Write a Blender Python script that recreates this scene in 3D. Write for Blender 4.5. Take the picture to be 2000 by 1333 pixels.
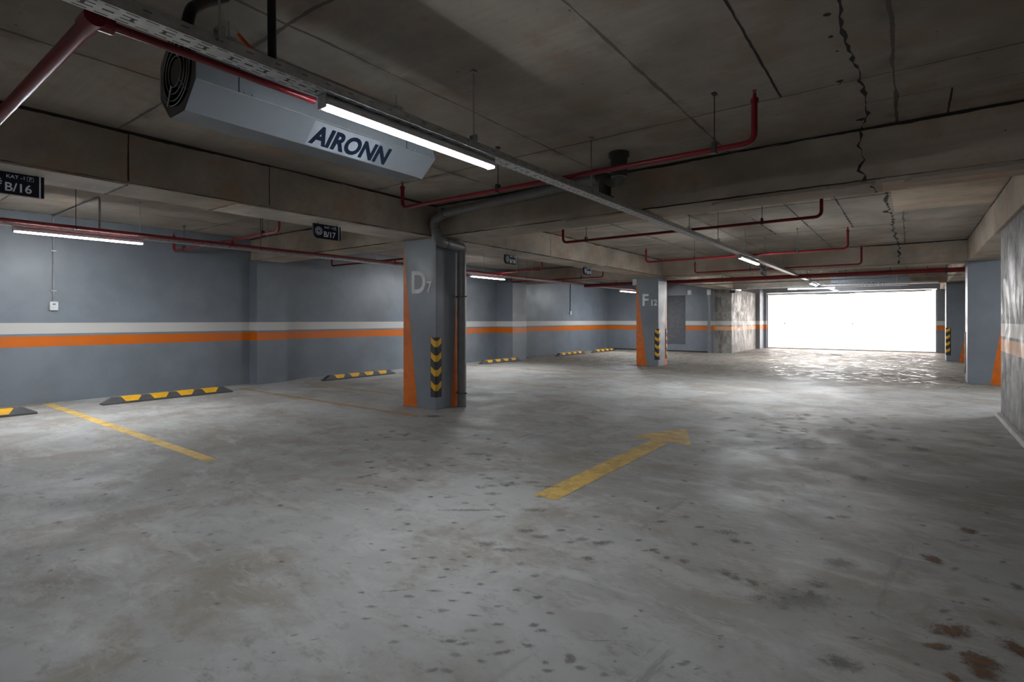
import bpy, bmesh, math, random
from mathutils import Vector, Matrix
random.seed(7)
for o in list(bpy.data.objects): bpy.data.objects.remove(o)
SC = bpy.context.scene
COL = SC.collection

# ------------------------------------------------------------------ camera, world, exposure
F = 1037.0; HOR = 625.0; EYE = 1.2; YAW = math.radians(36.87)
cd = bpy.data.cameras.new('camera'); cam = bpy.data.objects.new('camera', cd); COL.objects.link(cam)
cam.location = (0, 0, EYE); cam.rotation_euler = (math.radians(90), 0, YAW)
cd.sensor_width = 36; cd.lens = F/2000*36; cd.shift_y = -(666.5-HOR)/2000; cd.clip_start = .05; cd.clip_end = 300
SC.camera = cam
w = bpy.data.worlds.new('daylight'); SC.world = w; w.use_nodes = True
bg = w.node_tree.nodes['Background']; bg.inputs[0].default_value = (1.0, .93, .88, 1); bg.inputs[1].default_value = 3.9
w.cycles.sampling_method = 'MANUAL'; w.cycles.sample_map_resolution = 64
pl = bpy.data.lights.new('doorway_daylight', 'AREA'); pl.shape = 'RECTANGLE'; pl.size = 5.6; pl.size_y = 2.25
pl.cycles.is_portal = True
po = bpy.data.objects.new('doorway_daylight', pl); COL.objects.link(po)
po.location = (-2.05, 24.95, 1.15); po.rotation_euler = (math.radians(-90), 0, 0)
LAMP = 92.0
vs = SC.view_settings; vs.view_transform = 'Standard'; vs.look = 'None'; vs.gamma = 1; vs.use_curve_mapping = False
vs.exposure = 1.08
try:
    SC.cycles.max_bounces = 10; SC.cycles.diffuse_bounces = 9; SC.cycles.transparent_max_bounces = 12
    SC.cycles.use_denoising = True
    SC.cycles.caustics_reflective = False; SC.cycles.caustics_refractive = False
except Exception: pass

# ------------------------------------------------------------------ point helpers (metres on real surfaces)
SN, CS = math.sin(YAW), math.cos(YAW)
def floor_at(px, py, z=0.0):
    d = F*(EYE-z)/(py-HOR); l = (px-1000)/F*d
    return (-SN*d+CS*l, CS*d+SN*l)

# ------------------------------------------------------------------ materials
class N:
    def __init__(s, name):
        s.m = bpy.data.materials.new(name); s.m.use_nodes = True; s.t = s.m.node_tree
        s.b = s.t.nodes['Principled BSDF']; s.out = s.t.nodes['Material Output']
    def n(s, kind, **kw):
        x = s.t.nodes.new(kind)
        for k, v in kw.items():
            if hasattr(x, k): setattr(x, k, v)
        return x
    def link(s, a, b): s.t.links.new(a, b)
    def val(s, sock, v):
        if hasattr(v, 'is_linked') or isinstance(v, bpy.types.NodeSocket): s.link(v, sock)
        else: sock.default_value = v
    def math(s, op, a, b=0.0, c=None, clamp=False):
        x = s.n('ShaderNodeMath', operation=op); x.use_clamp = clamp
        s.val(x.inputs[0], a); s.val(x.inputs[1], b)
        if c is not None: s.val(x.inputs[2], c)
        return x.outputs[0]
    def pos(s):
        if not hasattr(s, '_p'):
            s._p = s.n('ShaderNodeNewGeometry').outputs['Position']
        return s._p
    def xyz(s):
        if not hasattr(s, '_x'):
            q = s.n('ShaderNodeSeparateXYZ'); s.link(s.pos(), q.inputs[0]); s._x = q.outputs
        return s._x
    def noise(s, scale, detail=4, rough=.55, stretch=None, dist=0.0, off=0):
        x = s.n('ShaderNodeTexNoise'); x.inputs['Scale'].default_value = scale
        x.inputs['Detail'].default_value = detail; x.inputs['Roughness'].default_value = rough
        x.inputs['Distortion'].default_value = dist
        mp = s.n('ShaderNodeMapping'); s.link(s.pos(), mp.inputs[0])
        mp.inputs['Scale'].default_value = stretch or (1, 1, 1); mp.inputs['Location'].default_value = (off, off*1.7, off*.3)
        s.link(mp.outputs[0], x.inputs['Vector'])
        return x.outputs['Fac']
    def ramp(s, f, lo, hi, a=0.0, b=1.0):
        x = s.n('ShaderNodeMapRange'); x.clamp = True; x.interpolation_type = 'SMOOTHSTEP'
        s.link(f, x.inputs[0]); x.inputs[1].default_value = lo; x.inputs[2].default_value = hi
        x.inputs[3].default_value = a; x.inputs[4].default_value = b
        return x.outputs[0]
    def mix(s, f, a, b, mode='MIX'):
        x = s.n('ShaderNodeMix', data_type='RGBA', blend_type=mode)
        s.val(x.inputs[0], f); s.val(x.inputs[6], (*a, 1) if isinstance(a, tuple) and len(a) == 3 else a)
        s.val(x.inputs[7], (*b, 1) if isinstance(b, tuple) and len(b) == 3 else b)
        return x.outputs[2]
    def bump(s, h, strength=.3, dist=.01):
        x = s.n('ShaderNodeBump'); x.inputs['Strength'].default_value = strength; x.inputs['Distance'].default_value = dist
        s.link(h, x.inputs['Height']); s.link(x.outputs[0], s.b.inputs['Normal'])
    def set(s, col=None, rough=None, metal=None, spec=None):
        if col is not None: s.val(s.b.inputs['Base Color'], (*col, 1) if isinstance(col, tuple) else col)
        if rough is not None: s.val(s.b.inputs['Roughness'], rough)
        if metal is not None: s.b.inputs['Metallic'].default_value = metal
        if spec is not None: s.b.inputs['Specular IOR Level'].default_value = spec
        return s.m

def simple(name, col, rough=.5, metal=0.0, var=.12, scale=9, spec=.5):
    m = N(name); f = m.noise(scale, 5)
    c = m.mix(m.ramp(f, .3, .7), tuple(x*(1-var) for x in col), tuple(min(1, x*(1+var)) for x in col))
    m.set(c, rough, metal, spec); m.bump(m.noise(scale*12, 3), .08, .003)
    return m.m

def concrete(name, base=(.235, .215, .19), joints=False, wear=1.0):
    m = N(name); p = m.xyz()
    c = m.mix(m.ramp(m.noise(.9, 6, .6), .3, .7), tuple(x*.62 for x in base), tuple(x*1.2 for x in base))
    c = m.mix(m.ramp(m.noise(2.3, 5, .6, off=3), .50, .66, 0, .65), c, (base[0]*.95, base[1]*.74, base[2]*.62))
    c = m.mix(m.ramp(m.noise(14, 6, .7, off=9), .6, .75, 0, .45), c, tuple(x*.5 for x in base))
    c = m.mix(m.ramp(m.noise(5, 6, .7, (1, 3.5, 5), off=21), .62, .78, 0, .6), c, tuple(min(1, x*1.55) for x in base))
    h = m.noise(30, 6, .7)
    # fine board marks
    bl = m.noise(3, 3, .5, (.4, 7, 9), off=5)
    c = m.mix(m.ramp(bl, .35, .65, 0, .22), c, tuple(x*.7 for x in base))
    # small pits
    vo = m.n('ShaderNodeTexVoronoi'); vo.inputs['Scale'].default_value = 5.5; m.link(m.pos(), vo.inputs['Vector'])
    pit = m.ramp(vo.outputs['Distance'], .03, .07, 1, 0)
    sel = m.n('ShaderNodeSeparateColor'); m.link(vo.outputs['Color'], sel.inputs[0])
    pit = m.math('MULTIPLY', pit, m.math('GREATER_THAN', sel.outputs[0], .6))
    c = m.mix(m.math('MULTIPLY', pit, .75), c, tuple(x*.28 for x in base))
    if joints:
        wob = m.math('MULTIPLY', m.math('SUBTRACT', m.noise(2.2, 4, .6), .5), .05)
        jx = m.math('PINGPONG', m.math('ADD', m.math('ADD', p[0], 3.8+62), wob), .62)
        far = m.math('MULTIPLY', m.math('GREATER_THAN', p[1], 5.3), 1.3)
        jy = m.math('PINGPONG', m.math('ADD', m.math('SUBTRACT', p[1], m.math('ADD', far, -98.5)), wob), 1.25)
        wn = m.ramp(m.noise(1.7, 4, .6, off=30), .35, .7, .004, .016)
        l1 = m.math('LESS_THAN', jx, wn); l2 = m.math('LESS_THAN', jy, wn)
        ln = m.math('MAXIMUM', l1, l2)
        s1 = m.ramp(m.math('MINIMUM', jx, jy), 0.0, .12, .7, 0)
        c = m.mix(m.math('MULTIPLY', s1, m.ramp(m.noise(3, 5, off=2), .45, .65)), c, tuple(x*.42 for x in base))
        c = m.mix(m.math('MULTIPLY', ln, .85), c, tuple(x*.22 for x in base))
        # every formwork sheet took its own tint
        sx = m.math('FLOOR', m.math('DIVIDE', m.math('ADD', p[0], 3.8+62), 1.24))
        sy = m.math('FLOOR', m.math('DIVIDE', m.math('SUBTRACT', p[1], m.math('ADD', far, -98.5)), 2.5))
        cb = m.n('ShaderNodeCombineXYZ'); m.link(sx, cb.inputs[0]); m.link(sy, cb.inputs[1])
        wn2 = m.n('ShaderNodeTexWhiteNoise'); m.link(cb.outputs[0], wn2.inputs['Vector'])
        c = m.mix(m.math('MULTIPLY', wn2.outputs['Value'], .3), c, tuple(x*.55 for x in base))
        h = m.math('SUBTRACT', h, m.math('MULTIPLY', ln, 2.0))
    m.set(c, .85, 0, .3); m.bump(h, .35*wear, .006)
    return m.m

BLUE = (.165, .186, .217); ORNG = (.56, .125, .004)
def painted_wall(name, base=BLUE, stripes=True, worn=0.0):
    m = N(name); p = m.xyz()
    c = m.mix(m.ramp(m.noise(1.3, 5, .6), .3, .7), tuple(x*.88 for x in base), tuple(x*1.12 for x in base))
    white = (.50, .49, .47)
    if worn:
        v = m.ramp(m.noise(2.6, 7, .72, (1, 1, .75), dist=1.2), .44, .58)
        c = m.mix(m.math('MULTIPLY', v, worn), c, (.40, .38, .34))
        v3 = m.ramp(m.noise(4, 6, .7, (1.4, 1.4, .5), dist=.8, off=8), .48, .66, 0, .7)
        c = m.mix(v3, c, (.06, .06, .06))
    if stripes:
        wob = m.math('MULTIPLY', m.math('SUBTRACT', m.noise(5, 3), .5), .006)
        z = m.math('ADD', p[2], wob)
        def band(a, b): return m.math('MULTIPLY', m.math('GREATER_THAN', z, a), m.math('LESS_THAN', z, b))
        wf, of = band(1.0, 1.155), band(.815, .965)
        if worn:
            v2 = m.ramp(m.noise(4, 7, .7, (1, 1, .35), off=4), .42, .7, 0, .55)
            c = m.mix(wf, c, m.mix(v2, white, (.42, .40, .36)))
            c = m.mix(of, c, m.mix(m.ramp(m.noise(3, 6, .7, off=6), .35, .6, .45, .85), ORNG, (.62, .42, .27)))  # peach wash puts the doorway glare into the orange stripe colour
        else:
            c = m.mix(wf, c, white); c = m.mix(of, c, ORNG)
    m.set(c, None, 0, .5)
    m.link(m.ramp(m.noise(2.6, 7, .72, (1, 1, .8), dist=.8, off=14), .38, .64, .38 if worn else .36, .75 if worn else .50), m.b.inputs['Roughness'])
    m.bump(m.noise(26, 5, .65), .10, .004)
    return m.m

M = {}
M['ceil'] = concrete('cast_concrete_slab', (.41, .37, .32), joints=True)
M['beam'] = concrete('cast_concrete_beam', (.45, .395, .33))
M['wall'] = painted_wall('painted_wall'); M['plain'] = painted_wall('painted_plain', stripes=False)
M['worn'] = painted_wall('worn_glare_tinted_wall', (.085, .09, .10), worn=.55)
M['pale'] = painted_wall('pale_worn_wall', (.20, .19, .175), worn=.5)
M['orange'] = simple('orange_paint', ORNG, .45)
M['lettering'] = simple('pale_grey_stencil_paint', (.74, .75, .77), .6)
M['yellow'] = simple('yellow_rubber', (.72, .38, .01), .5); M['black'] = simple('black_rubber', (.028, .028, .03), .55)
M['stopblack'] = simple('dusty_black_rubber', (.065, .065, .07), .6)
M['red'] = simple('red_pipe_paint', (.19, .006, .012), .33, 0)
M['steel'] = simple('galvanised_steel', (.42, .44, .45), .38, .85)
M['sheet'] = simple('brushed_sheet_steel', (.21, .235, .265), .45, .45, .06, 3)
M['darksteel'] = simple('dark_steel', (.05, .055, .06), .5, .5)
M['greycase'] = simple('grey_fan_end', (.11, .10, .10), .6)
M['void'] = simple('dark_interior', (.006, .006, .007), .8)
M['pvc'] = simple('grey_plastic_pipe', (.17, .17, .175), .32)
M['darkpvc'] = simple('dark_plastic_fitting', (.05, .055, .05), .5)
M['hose'] = simple('black_hose', (.008, .008, .009), .45)
M['orangecable'] = simple('orange_cable', (.75, .13, .01), .45)
M['whiteplastic'] = simple('white_plastic', (.62, .64, .66), .4)
M['signblack'] = simple('sign_navy', (.004, .005, .013), .6, spec=.2)
M['signwhite'] = simple('sign_white', (.62, .66, .72), .5)
M['navy'] = simple('navy_lettering', (.008, .014, .028), .9, spec=.1)
M['labelwhite'] = simple('pale_sticker', (.27, .30, .34), .45)
M['curb'] = simple('pale_curb', (.42, .41, .39), .8)
M['door'] = simple('grey_door', (.085, .088, .10), .6)
M['conduit'] = simple('grey_conduit', (.26, .27, .28), .45)
M['gap'] = simple('dark_gap', (.035, .032, .03), .9)

def lamp_mat(k):
    m = N('lit_diffuser'); m.set((.8, .8, .8), .4)
    m.b.inputs['Emission Color'].default_value = (.93, .965, 1.0, 1); m.b.inputs['Emission Strength'].default_value = LAMP*k
    return m.m
M['lit'] = [lamp_mat(k) for k in (.65, 1.9, 1.85, 1.0)]   # near lamp, lane lamps, bay lamps, added lamps behind the camera

def perforated():
    m = N('perforated_galvanised_steel')
    tc = m.n('ShaderNodeTexCoord').outputs['Object']
    q = m.n('ShaderNodeSeparateXYZ'); m.link(tc, q.inputs[0]); x, y, z = q.outputs
    def slot(cx, per, off, hw, hl, ax=None):
        a = m.math('LESS_THAN', m.math('ABSOLUTE', m.math('SUBTRACT', ax or x, cx)), hw)
        yy = m.math('PINGPONG', m.math('ADD', y, 100+off), per/2)
        return m.math('MULTIPLY', a, m.math('LESS_THAN', yy, hl))
    s = slot(.038, .06, 0, .0032, .020)
    for args in ((-.038, .06, .01, .0032, .020), (.012, .12, .06, .0034, .022), (-.014, .12, .06, .0034, .022),
                 (0, .24, 0, .006, .017), (-.002, .24, .07, .015, .006), (-.002, .24, -.07, .015, .006)):
        s = m.math('MAXIMUM', s, slot(*args))
    low = m.math('LESS_THAN', z, .006)
    side = m.math('MULTIPLY', m.math('MULTIPLY', slot(.027, .12, .02, .003, .014, z), m.math('GREATER_THAN', z, .006)), .6)
    s = m.math('MAXIMUM', m.math('MULTIPLY', s, low), side)
    c = m.mix(m.ramp(m.noise(20, 5), .3, .7), (.40, .42, .43), (.56, .58, .58))
    c = m.mix(s, c, (.01, .011, .013))
    m.set(c, .36, .5)
    return m.m
M['tray'] = perforated()

def floor_mat():
    m = N('power_floated_concrete_floor'); p = m.xyz()
    c = m.mix(m.ramp(m.noise(.45, 6, .6), .32, .68), (.235, .225, .21), (.37, .37, .365))
    c = m.mix(m.ramp(m.noise(1.6, 7, .7, off=4, dist=.5), .45, .66, 0, .75), c, (.225, .192, .155))
    c = m.mix(m.ramp(m.noise(.8, 5, .65, off=12, dist=.6), .52, .66, 0, .55), c, (.44, .45, .45))
    c = m.mix(m.ramp(m.noise(9, 7, .75, off=2, stretch=(.8, 1.6, 1)), .52, .70, 0, .55), c, (.16, .145, .125))
    c = m.mix(m.ramp(m.noise(3.5, 8, .8, off=33, stretch=(.7, 1.5, 1), dist=.4), .5, .62, 0, .4), c, (.46, .455, .44))
    c = m.mix(m.ramp(m.noise(60, 4, .7), .60, .75, 0, .3), c, (.2, .19, .18))
    # muddy, polished traffic lane towards the exit
    lane = m.math('MULTIPLY', m.ramp(p[1], 10.5, 13.5), m.ramp(m.noise(.8, 4, off=7), .3, .6, .5, 1))
    c = m.mix(m.math('MULTIPLY', lane, .8), c, (.12, .095, .07))
    patch = m.ramp(m.noise(3.2, 6, .7, (1.2, .55, 1), dist=1.2, off=1), .46, .58)
    dusty = m.math('MULTIPLY', lane, patch)
    c = m.mix(m.math('MULTIPLY', dusty, .5), c, (.36, .32, .27))
    # trails of dirt scraped across
    tr = m.ramp(m.noise(2.2, 6, .72, (2.2, .35, 1), dist=.6, off=16), .60, .72, 0, .5)
    c = m.mix(tr, c, (.16, .15, .14))
    m.set(c, None, 0, .3)
    r = m.ramp(m.noise(1.8, 6, .65, off=8), .3, .7, .5, .75)
    wet = m.math('MULTIPLY', m.ramp(m.noise(5.5, 6, .72, (.7, 1.2, 1), dist=.5, off=40), .54, .60), m.ramp(p[1], 10.5, 13))
    rr = m.math('SUBTRACT', m.math('ADD', r, m.math('MULTIPLY', lane, .12)), m.math('MULTIPLY', wet, .47))
    m.link(rr, m.b.inputs['Roughness'])
    m.bump(m.math('ADD', m.noise(16, 7, .7), m.math('MULTIPLY', m.noise(5, 5, .65, (.8, 1.2, 1)), m.math('ADD', .6, m.math('MULTIPLY', lane, 3.0)))), .2, .005)
    return m.m
M['floor'] = floor_mat()

def paint_mat(name, col, keep):
    m = N(name)
    m.set(m.mix(m.ramp(m.noise(7, 6, .7), .3, .7), tuple(x*.8 for x in col), col), .6)
    f = m.math('MULTIPLY', m.ramp(m.noise(5, 7, .75, off=3), .25, .75, 0, 1), 1.0)
    a = m.math('ADD', m.math('MULTIPLY', f, .5), keep, clamp=True)
    fine = m.ramp(m.noise(45, 5, .7), .3, .5, .85, 1)
    m.link(m.math('MULTIPLY', a, fine), m.b.inputs['Alpha'])
    return m.m
M['line'] = paint_mat('yellow_floor_paint', (.70, .46, .12), .62)
M['faint'] = paint_mat('faded_yellow_floor_paint', (.60, .38, .14), .22)
M['tan'] = paint_mat('worn_tan_floor_paint', (.50, .38, .27), .1)

def stain_mat(name, col, strength):
    m = N(name)
    m.set(m.mix(m.ramp(m.noise(25, 6, .7), .35, .65), tuple(x*.6 for x in col), col), .7)
    uv = m.n('ShaderNodeUVMap').outputs[0]
    ln = m.n('ShaderNodeVectorMath', operation='LENGTH'); m.link(uv, ln.inputs[0])
    e = m.math('ADD', ln.outputs['Value'], m.math('MULTIPLY', m.math('SUBTRACT', m.noise(34, 8, .85), .5), 3.4))
    a = m.ramp(e, .2, .95, strength, 0)
    m.link(a, m.b.inputs['Alpha'])
    return m.m
M['stain'] = stain_mat('dark_floor_stain', (.15, .14, .125), .52)
M['softstain'] = stain_mat('soft_floor_stain', (.22, .21, .195), .42)
M['rust'] = stain_mat('rust_floor_stain', (.17, .075, .025), .9)

def curtain():
    m = N('thin_white_translucent_sheet')
    tr = m.n('ShaderNodeBsdfTransparent'); tr.inputs[0].default_value = (.97, .97, .98, 1)
    tl = m.n('ShaderNodeBsdfTranslucent'); tl.inputs[0].default_value = (.9, .9, .9, 1)
    mx = m.n('ShaderNodeMixShader'); mx.inputs[0].default_value = .25
    m.link(tr.outputs[0], mx.inputs[1]); m.link(tl.outputs[0], mx.inputs[2]); m.link(mx.outputs[0], m.out.inputs['Surface'])
    return m.m
M['curtain'] = curtain()

# ------------------------------------------------------------------ mesh helpers
def box(bm, x0, x1, y0, y1, z0, z1):
    v = [bm.verts.new(p) for p in ((x0,y0,z0),(x1,y0,z0),(x1,y1,z0),(x0,y1,z0),(x0,y0,z1),(x1,y0,z1),(x1,y1,z1),(x0,y1,z1))]
    for f in ((0,3,2,1),(4,5,6,7),(0,1,5,4),(1,2,6,5),(2,3,7,6),(3,0,4,7)): bm.faces.new([v[i] for i in f])
def prism(bm, pts, fn, a, b):
    """pts 2-D polygon, fn(u,v,w) -> xyz, extruded from w=a to w=b"""
    A = [bm.verts.new(fn(u, v, a)) for u, v in pts]; B = [bm.verts.new(fn(u, v, b)) for u, v in pts]
    n = len(pts); bm.faces.new(A[::-1]); bm.faces.new(B)
    for i in range(n): bm.faces.new((A[i], A[(i+1) % n], B[(i+1) % n], B[i]))
def rounded(path, rad, seg=6):
    P = [Vector(p) for p in path]; out = [P[0]]
    for i in range(1, len(P)-1):
        a, b, c = P[i-1], P[i], P[i+1]
        r = min(rad, (a-b).length*.45, (c-b).length*.45)
        s = b+(a-b).normalized()*r; e = b+(c-b).normalized()*r
        for k in range(seg+1):
            t = k/seg; out.append(s*(1-t)**2+b*2*t*(1-t)+e*t*t)
    out.append(P[-1]); return out
def tube(bm, path, r, n=12, bend=.06, smooth_path=True):
    P = rounded(path, bend) if smooth_path and len(path) > 2 else [Vector(p) for p in path]
    rings = []; up = None
    for i, p in enumerate(P):
        d = ((P[i+1]-p) if i == 0 else (p-P[i-1]) if i == len(P)-1 else ((P[i+1]-p).normalized()+(p-P[i-1]).normalized())).normalized()
        if up is None: up = d.orthogonal().normalized()
        up = (up-d*up.dot(d)).normalized(); sd = d.cross(up)
        rings.append([bm.verts.new(p+up*math.cos(2*math.pi*k/n)*r+sd*math.sin(2*math.pi*k/n)*r) for k in range(n)])
    for a, b in zip(rings, rings[1:]):
        for k in range(n): bm.faces.new((a[k], a[(k+1) % n], b[(k+1) % n], b[k]))
    bm.faces.new(rings[0][::-1]); bm.faces.new(rings[-1])
def cyl(bm, p, q, r, n=16): tube(bm, [p, q], r, n, smooth_path=False)
def ring(bm, c, ax, R, r, n=28, m=6):
    ax = Vector(ax).normalized(); u = ax.orthogonal().normalized(); v = ax.cross(u); c = Vector(c); V = []
    for i in range(n):
        t = 2*math.pi*i/n; d = u*math.cos(t)+v*math.sin(t)
        V.append([bm.verts.new(c+d*(R+r*math.cos(2*math.pi*k/m))+ax*r*math.sin(2*math.pi*k/m)) for k in range(m)])
    for i in range(n):
        for k in range(m): bm.faces.new((V[i][k], V[(i+1) % n][k], V[(i+1) % n][(k+1) % m], V[i][(k+1) % m]))
def B(): return bmesh.new()
def obj(name, bm, mat, parent=None, smooth=False, bevel=0, loc=None):
    bmesh.ops.recalc_face_normals(bm, faces=bm.faces)
    me = bpy.data.meshes.new(name); bm.to_mesh(me); bm.free()
    if isinstance(mat, (list, tuple)):
        for x in mat: me.materials.append(x)
    else: me.materials.append(mat)
    if smooth:
        for f in me.polygons: f.use_smooth = True
        me.set_sharp_from_angle(angle=math.radians(40))
    o = bpy.data.objects.new(name, me); COL.objects.link(o)
    if parent: o.parent = parent
    if loc: o.location = loc
    if bevel:
        b = o.modifiers.new('bevel', 'BEVEL'); b.width = bevel; b.segments = 2; b.limit_method = 'ANGLE'
    return o
def tag(o, label=None, cat=None, group=None, kind=None):
    if label: o['label'] = label
    if cat: o['category'] = cat
    if group: o['group'] = group
    if kind: o['kind'] = kind
    return o
def thing(name, label, cat, loc=(0,0,0), rz=0, group=None):
    o = bpy.data.objects.new(name, None); o.empty_display_size = .1; COL.objects.link(o)
    o.location = loc; o.rotation_euler = (0, 0, rz); return tag(o, label, cat, group)
def boxo(name, dims, mat, parent=None, bevel=0): bm = B(); box(bm, *dims); return obj(name, bm, mat, parent, bevel=bevel)
def struct(name, boxes, mat, label=None, cat=None, bevel=0):
    bm = B()
    for d in boxes: box(bm, *d)
    o = obj(name, bm, mat, bevel=bevel); return tag(o, label, cat, kind='structure')
def text(name, s, size, mat, parent, matrix, depth=.001, bold=0.0, shear=0.0, align='LEFT', sx=1.0):
    c = bpy.data.curves.new(name, 'FONT'); c.body = s; c.size = size; c.extrude = depth; c.offset = bold; c.shear = shear
    c.align_x = align; c.resolution_u = 4
    t = bpy.data.objects.new('tmp', c); COL.objects.link(t); bpy.context.view_layer.update()
    me = bpy.data.meshes.new_from_object(t.evaluated_get(bpy.context.evaluated_depsgraph_get()))
    bpy.data.objects.remove(t); bpy.data.curves.remove(c)
    me.materials.clear(); me.materials.append(mat); me.name = name
    me.transform(Matrix.Diagonal((sx, 1, 1, 1)))
    o = bpy.data.objects.new(name, me); COL.objects.link(o); o.parent = parent; o.matrix_local = matrix
    return o
def frame(origin, right, up):
    r = Vector(right).normalized(); u = Vector(up).normalized(); n = r.cross(u)
    return Matrix(((r.x, u.x, n.x, origin[0]), (r.y, u.y, n.y, origin[1]), (r.z, u.z, n.z, origin[2]), (0, 0, 0, 1)))

SLAB = 2.72; BB = 2.30
XL, XR, YB, YD = -9.95, .90, -7.0, 24.5

# ------------------------------------------------------------------ the shell
fl = struct('floor', [(XL-.3, 6.3, YB-.3, 24.9, -.2, 0)], M['floor'], 'scuffed grey concrete garage floor', 'floor')
struct('ground', [(-30, 30, 24.9, 60, -.2, -.01)], M['curb'], 'pale ground outside the doorway', 'ground')
ce = struct('ceiling', [(XL-.3, 6.3, YB-.3, 24.9, SLAB, SLAB+.25)], M['ceil'], 'bare concrete slab ceiling with formwork joints', 'ceiling')
struct('wall_left', [(XL-.25, XL, YB, 19.8, 0, SLAB), (XL, -9.67, 5.03, 5.62, 0, BB), (XL, -9.35, 12.5, 13.2, 0, BB), (XL, -9.67, -3.1, -2.5, 0, BB)],
       M['wall'], 'long blue-grey wall with white and orange stripes', 'wall')
struct('wall_far', [(XL-.25, -7.46, 19.8, 20.05, 0, SLAB), (-6.73, -5.72, 19.8, 20.05, 0, SLAB), (-7.46, -6.73, 19.8, 20.05, 2.12, SLAB), (-7.46, -6.73, 19.8, 20.05, 0, .27)],
       M['wall'], 'blue-grey striped wall at the far end of the parking bays', 'wall')
struct('door_1', [(-7.46, -6.73, 19.86, 19.92, .27, 2.12)], M['door'], 'plain dark grey access panel set in the far wall', 'door')
struct('trim_1', [(XL+.05, -5.86, 19.76, 19.8, 0, .05)], M['gap'])
struct('wall_exit', [(-5.72, -5.13, 20.0, 23.75, 0, BB)], M['pale'], 'pale rough concrete wall with stripes left of the bright doorway', 'wall')
struct('wall_doorway', [(-5.72, -4.98, 23.75, YD, 0, SLAB), (-5.72, -4.88, YD, YD+.3, 0, SLAB), (.77, 6.3, YD, YD+.3, 0, SLAB), (-4.88, .77, YD, YD+.3, 2.33, SLAB)],
       M['wall'], 'blue-grey wall around the bright doorway', 'wall')
struct('wall_right', [(XR, XR+.3, YB, 8.9, 0, SLAB)], M['worn'], 'blotchy grey side wall with glare-tinted stripes', 'wall')
struct('wall_side', [(6.0, 6.25, 8.6, YD, 0, SLAB), (XR+.3, 6.0, 8.6, 8.9, 0, SLAB)], M['wall'])
struct('wall_back', [(XL-.25, XR+.3, YB-.25, YB, 0, SLAB)], M['wall'])
struct('baseboard_right', [(XR-.055, XR, YB, 8.93, 0, .055)], M['curb'], 'pale kerb strip along the blotchy side wall', 'baseboard', bevel=.006)

# beams: two run down the garage, the others cross it
def beam(dims, label):
    x0, x1, y0, y1 = dims
    o = struct('ceiling_beam', [(x0, x1, y0, y1, BB, SLAB)], M['beam'], label, 'beam', bevel=.008); return o
beam((-5.6, -5.05, YB, 20.0), 'long concrete beam running over the row of columns D7 and F12')
beam((.86, 1.36, YB, YD), 'concrete beam running over the right-hand columns')
for y, lab in ((5.05, 'level with column D7'), (13.1, 'level with column F12'), (20.0, 'nearest the bright doorway'), (-3.0, 'behind the camera')):
    d = .5
    beam((XL, -5.6, y, y+d), 'concrete cross beam over the left parking bays, '+lab)
    beam((-5.05 if y < 20 else -5.6, .86, y, y+d), 'concrete cross beam over the driving lane, '+lab)
    if y > 8: beam((1.36, 6, y, y+d), 'concrete cross beam right of the driving lane, '+lab)

# crack of the construction joint, following slab, beam face and soffit
def crack():
    bm = B(); rnd = random.Random(3)
    def strip(pts, nrm, wdt):
        V = []
        for i, p in enumerate(pts):
            p = Vector(p); d = Vector(pts[min(i+1, len(pts)-1)])-Vector(pts[max(i-1, 0)])
            s = d.cross(Vector(nrm)).normalized()*wdt*rnd.choice((.12, .2, .4, .8, 1.5, 1.0))*.5
            V.append((bm.verts.new(p+s), bm.verts.new(p-s)))
        for a, b in zip(V, V[1:]): bm.faces.new((a[0], a[1], b[1], b[0]))
    def walk(y0, y1, z, nx, x0=-.3, amp=.07):
        n = max(4, int(abs(y1-y0)/.06)); x = x0; out = []
        for i in range(n+1):
            x += rnd.gauss(0, .009); x += (nx-x)*.1
            if rnd.random() < .05: x += rnd.uniform(-amp, amp)
            out.append((x, y0+(y1-y0)*i/n, z))
        return out
    a = walk(1.9, 5.05, SLAB-.0015, -.3); strip(a, (0, 0, 1), .02)
    strip([(a[-1][0]+rnd.gauss(0, .02), 5.048-.001, SLAB-.01-.04*i) for i in range(11)], (0, 1, 0), .022)
    b = walk(5.05, 5.55, BB-.0015, -.22); strip(b, (0, 0, 1), .035)
    c = walk(5.55, 13.1, SLAB-.0015, -.22); strip(c, (0, 0, 1), .04)
    strip([(c[-1][0]+rnd.gauss(0, .02), 13.098, SLAB-.01-.04*i) for i in range(11)], (0, 1, 0), .03)
    # broken flakes beside it
    for (x, y, s) in ((-.36, 2.62, .09), (-.33, 3.05, .035), (-.34, 3.3, .03), (-.33, 3.5, .025), (-.36, 3.95, .05), (-.3, 4.8, .07)):
        n = 9; V = [bm.verts.new((x+s*rnd.uniform(.25, .6)*math.cos(t), y+s*rnd.uniform(.3, .8)*math.sin(t), SLAB-.002)) for t in [2*math.pi*k/n for k in range(n)]]
        bm.faces.new(V)
    return obj('crack', bm, M['gap'], ce)
crack()
# rough broken plaster edges under the crossing beam
def patches():
    bm = B(); rnd = random.Random(9)
    def blob(cx, cy, lx, ly, z, th=.012, n=26):
        ang = [2*math.pi*k/n for k in range(n)]
        P = [(cx+lx*math.copysign(abs(math.cos(t))**.55, math.cos(t))*rnd.uniform(.85, 1.05), cy+ly*math.copysign(abs(math.sin(t))**.6, math.sin(t))*rnd.uniform(.75, 1.1)) for t in ang]
        prism(bm, P, lambda u, v, w_: (u, v, w_), z-th, z+.004)
    blob(-.95, 5.13, .55, .06, BB, .02); blob(-.42, 5.12, .2, .055, BB, .018); blob(-2.6, 5.11, .5, .05, BB, .012)
    blob(.35, 5.17, .4, .1, BB, .014)
    return obj('rough_mortar', bm, M['beam'], ce)
patches()

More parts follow.
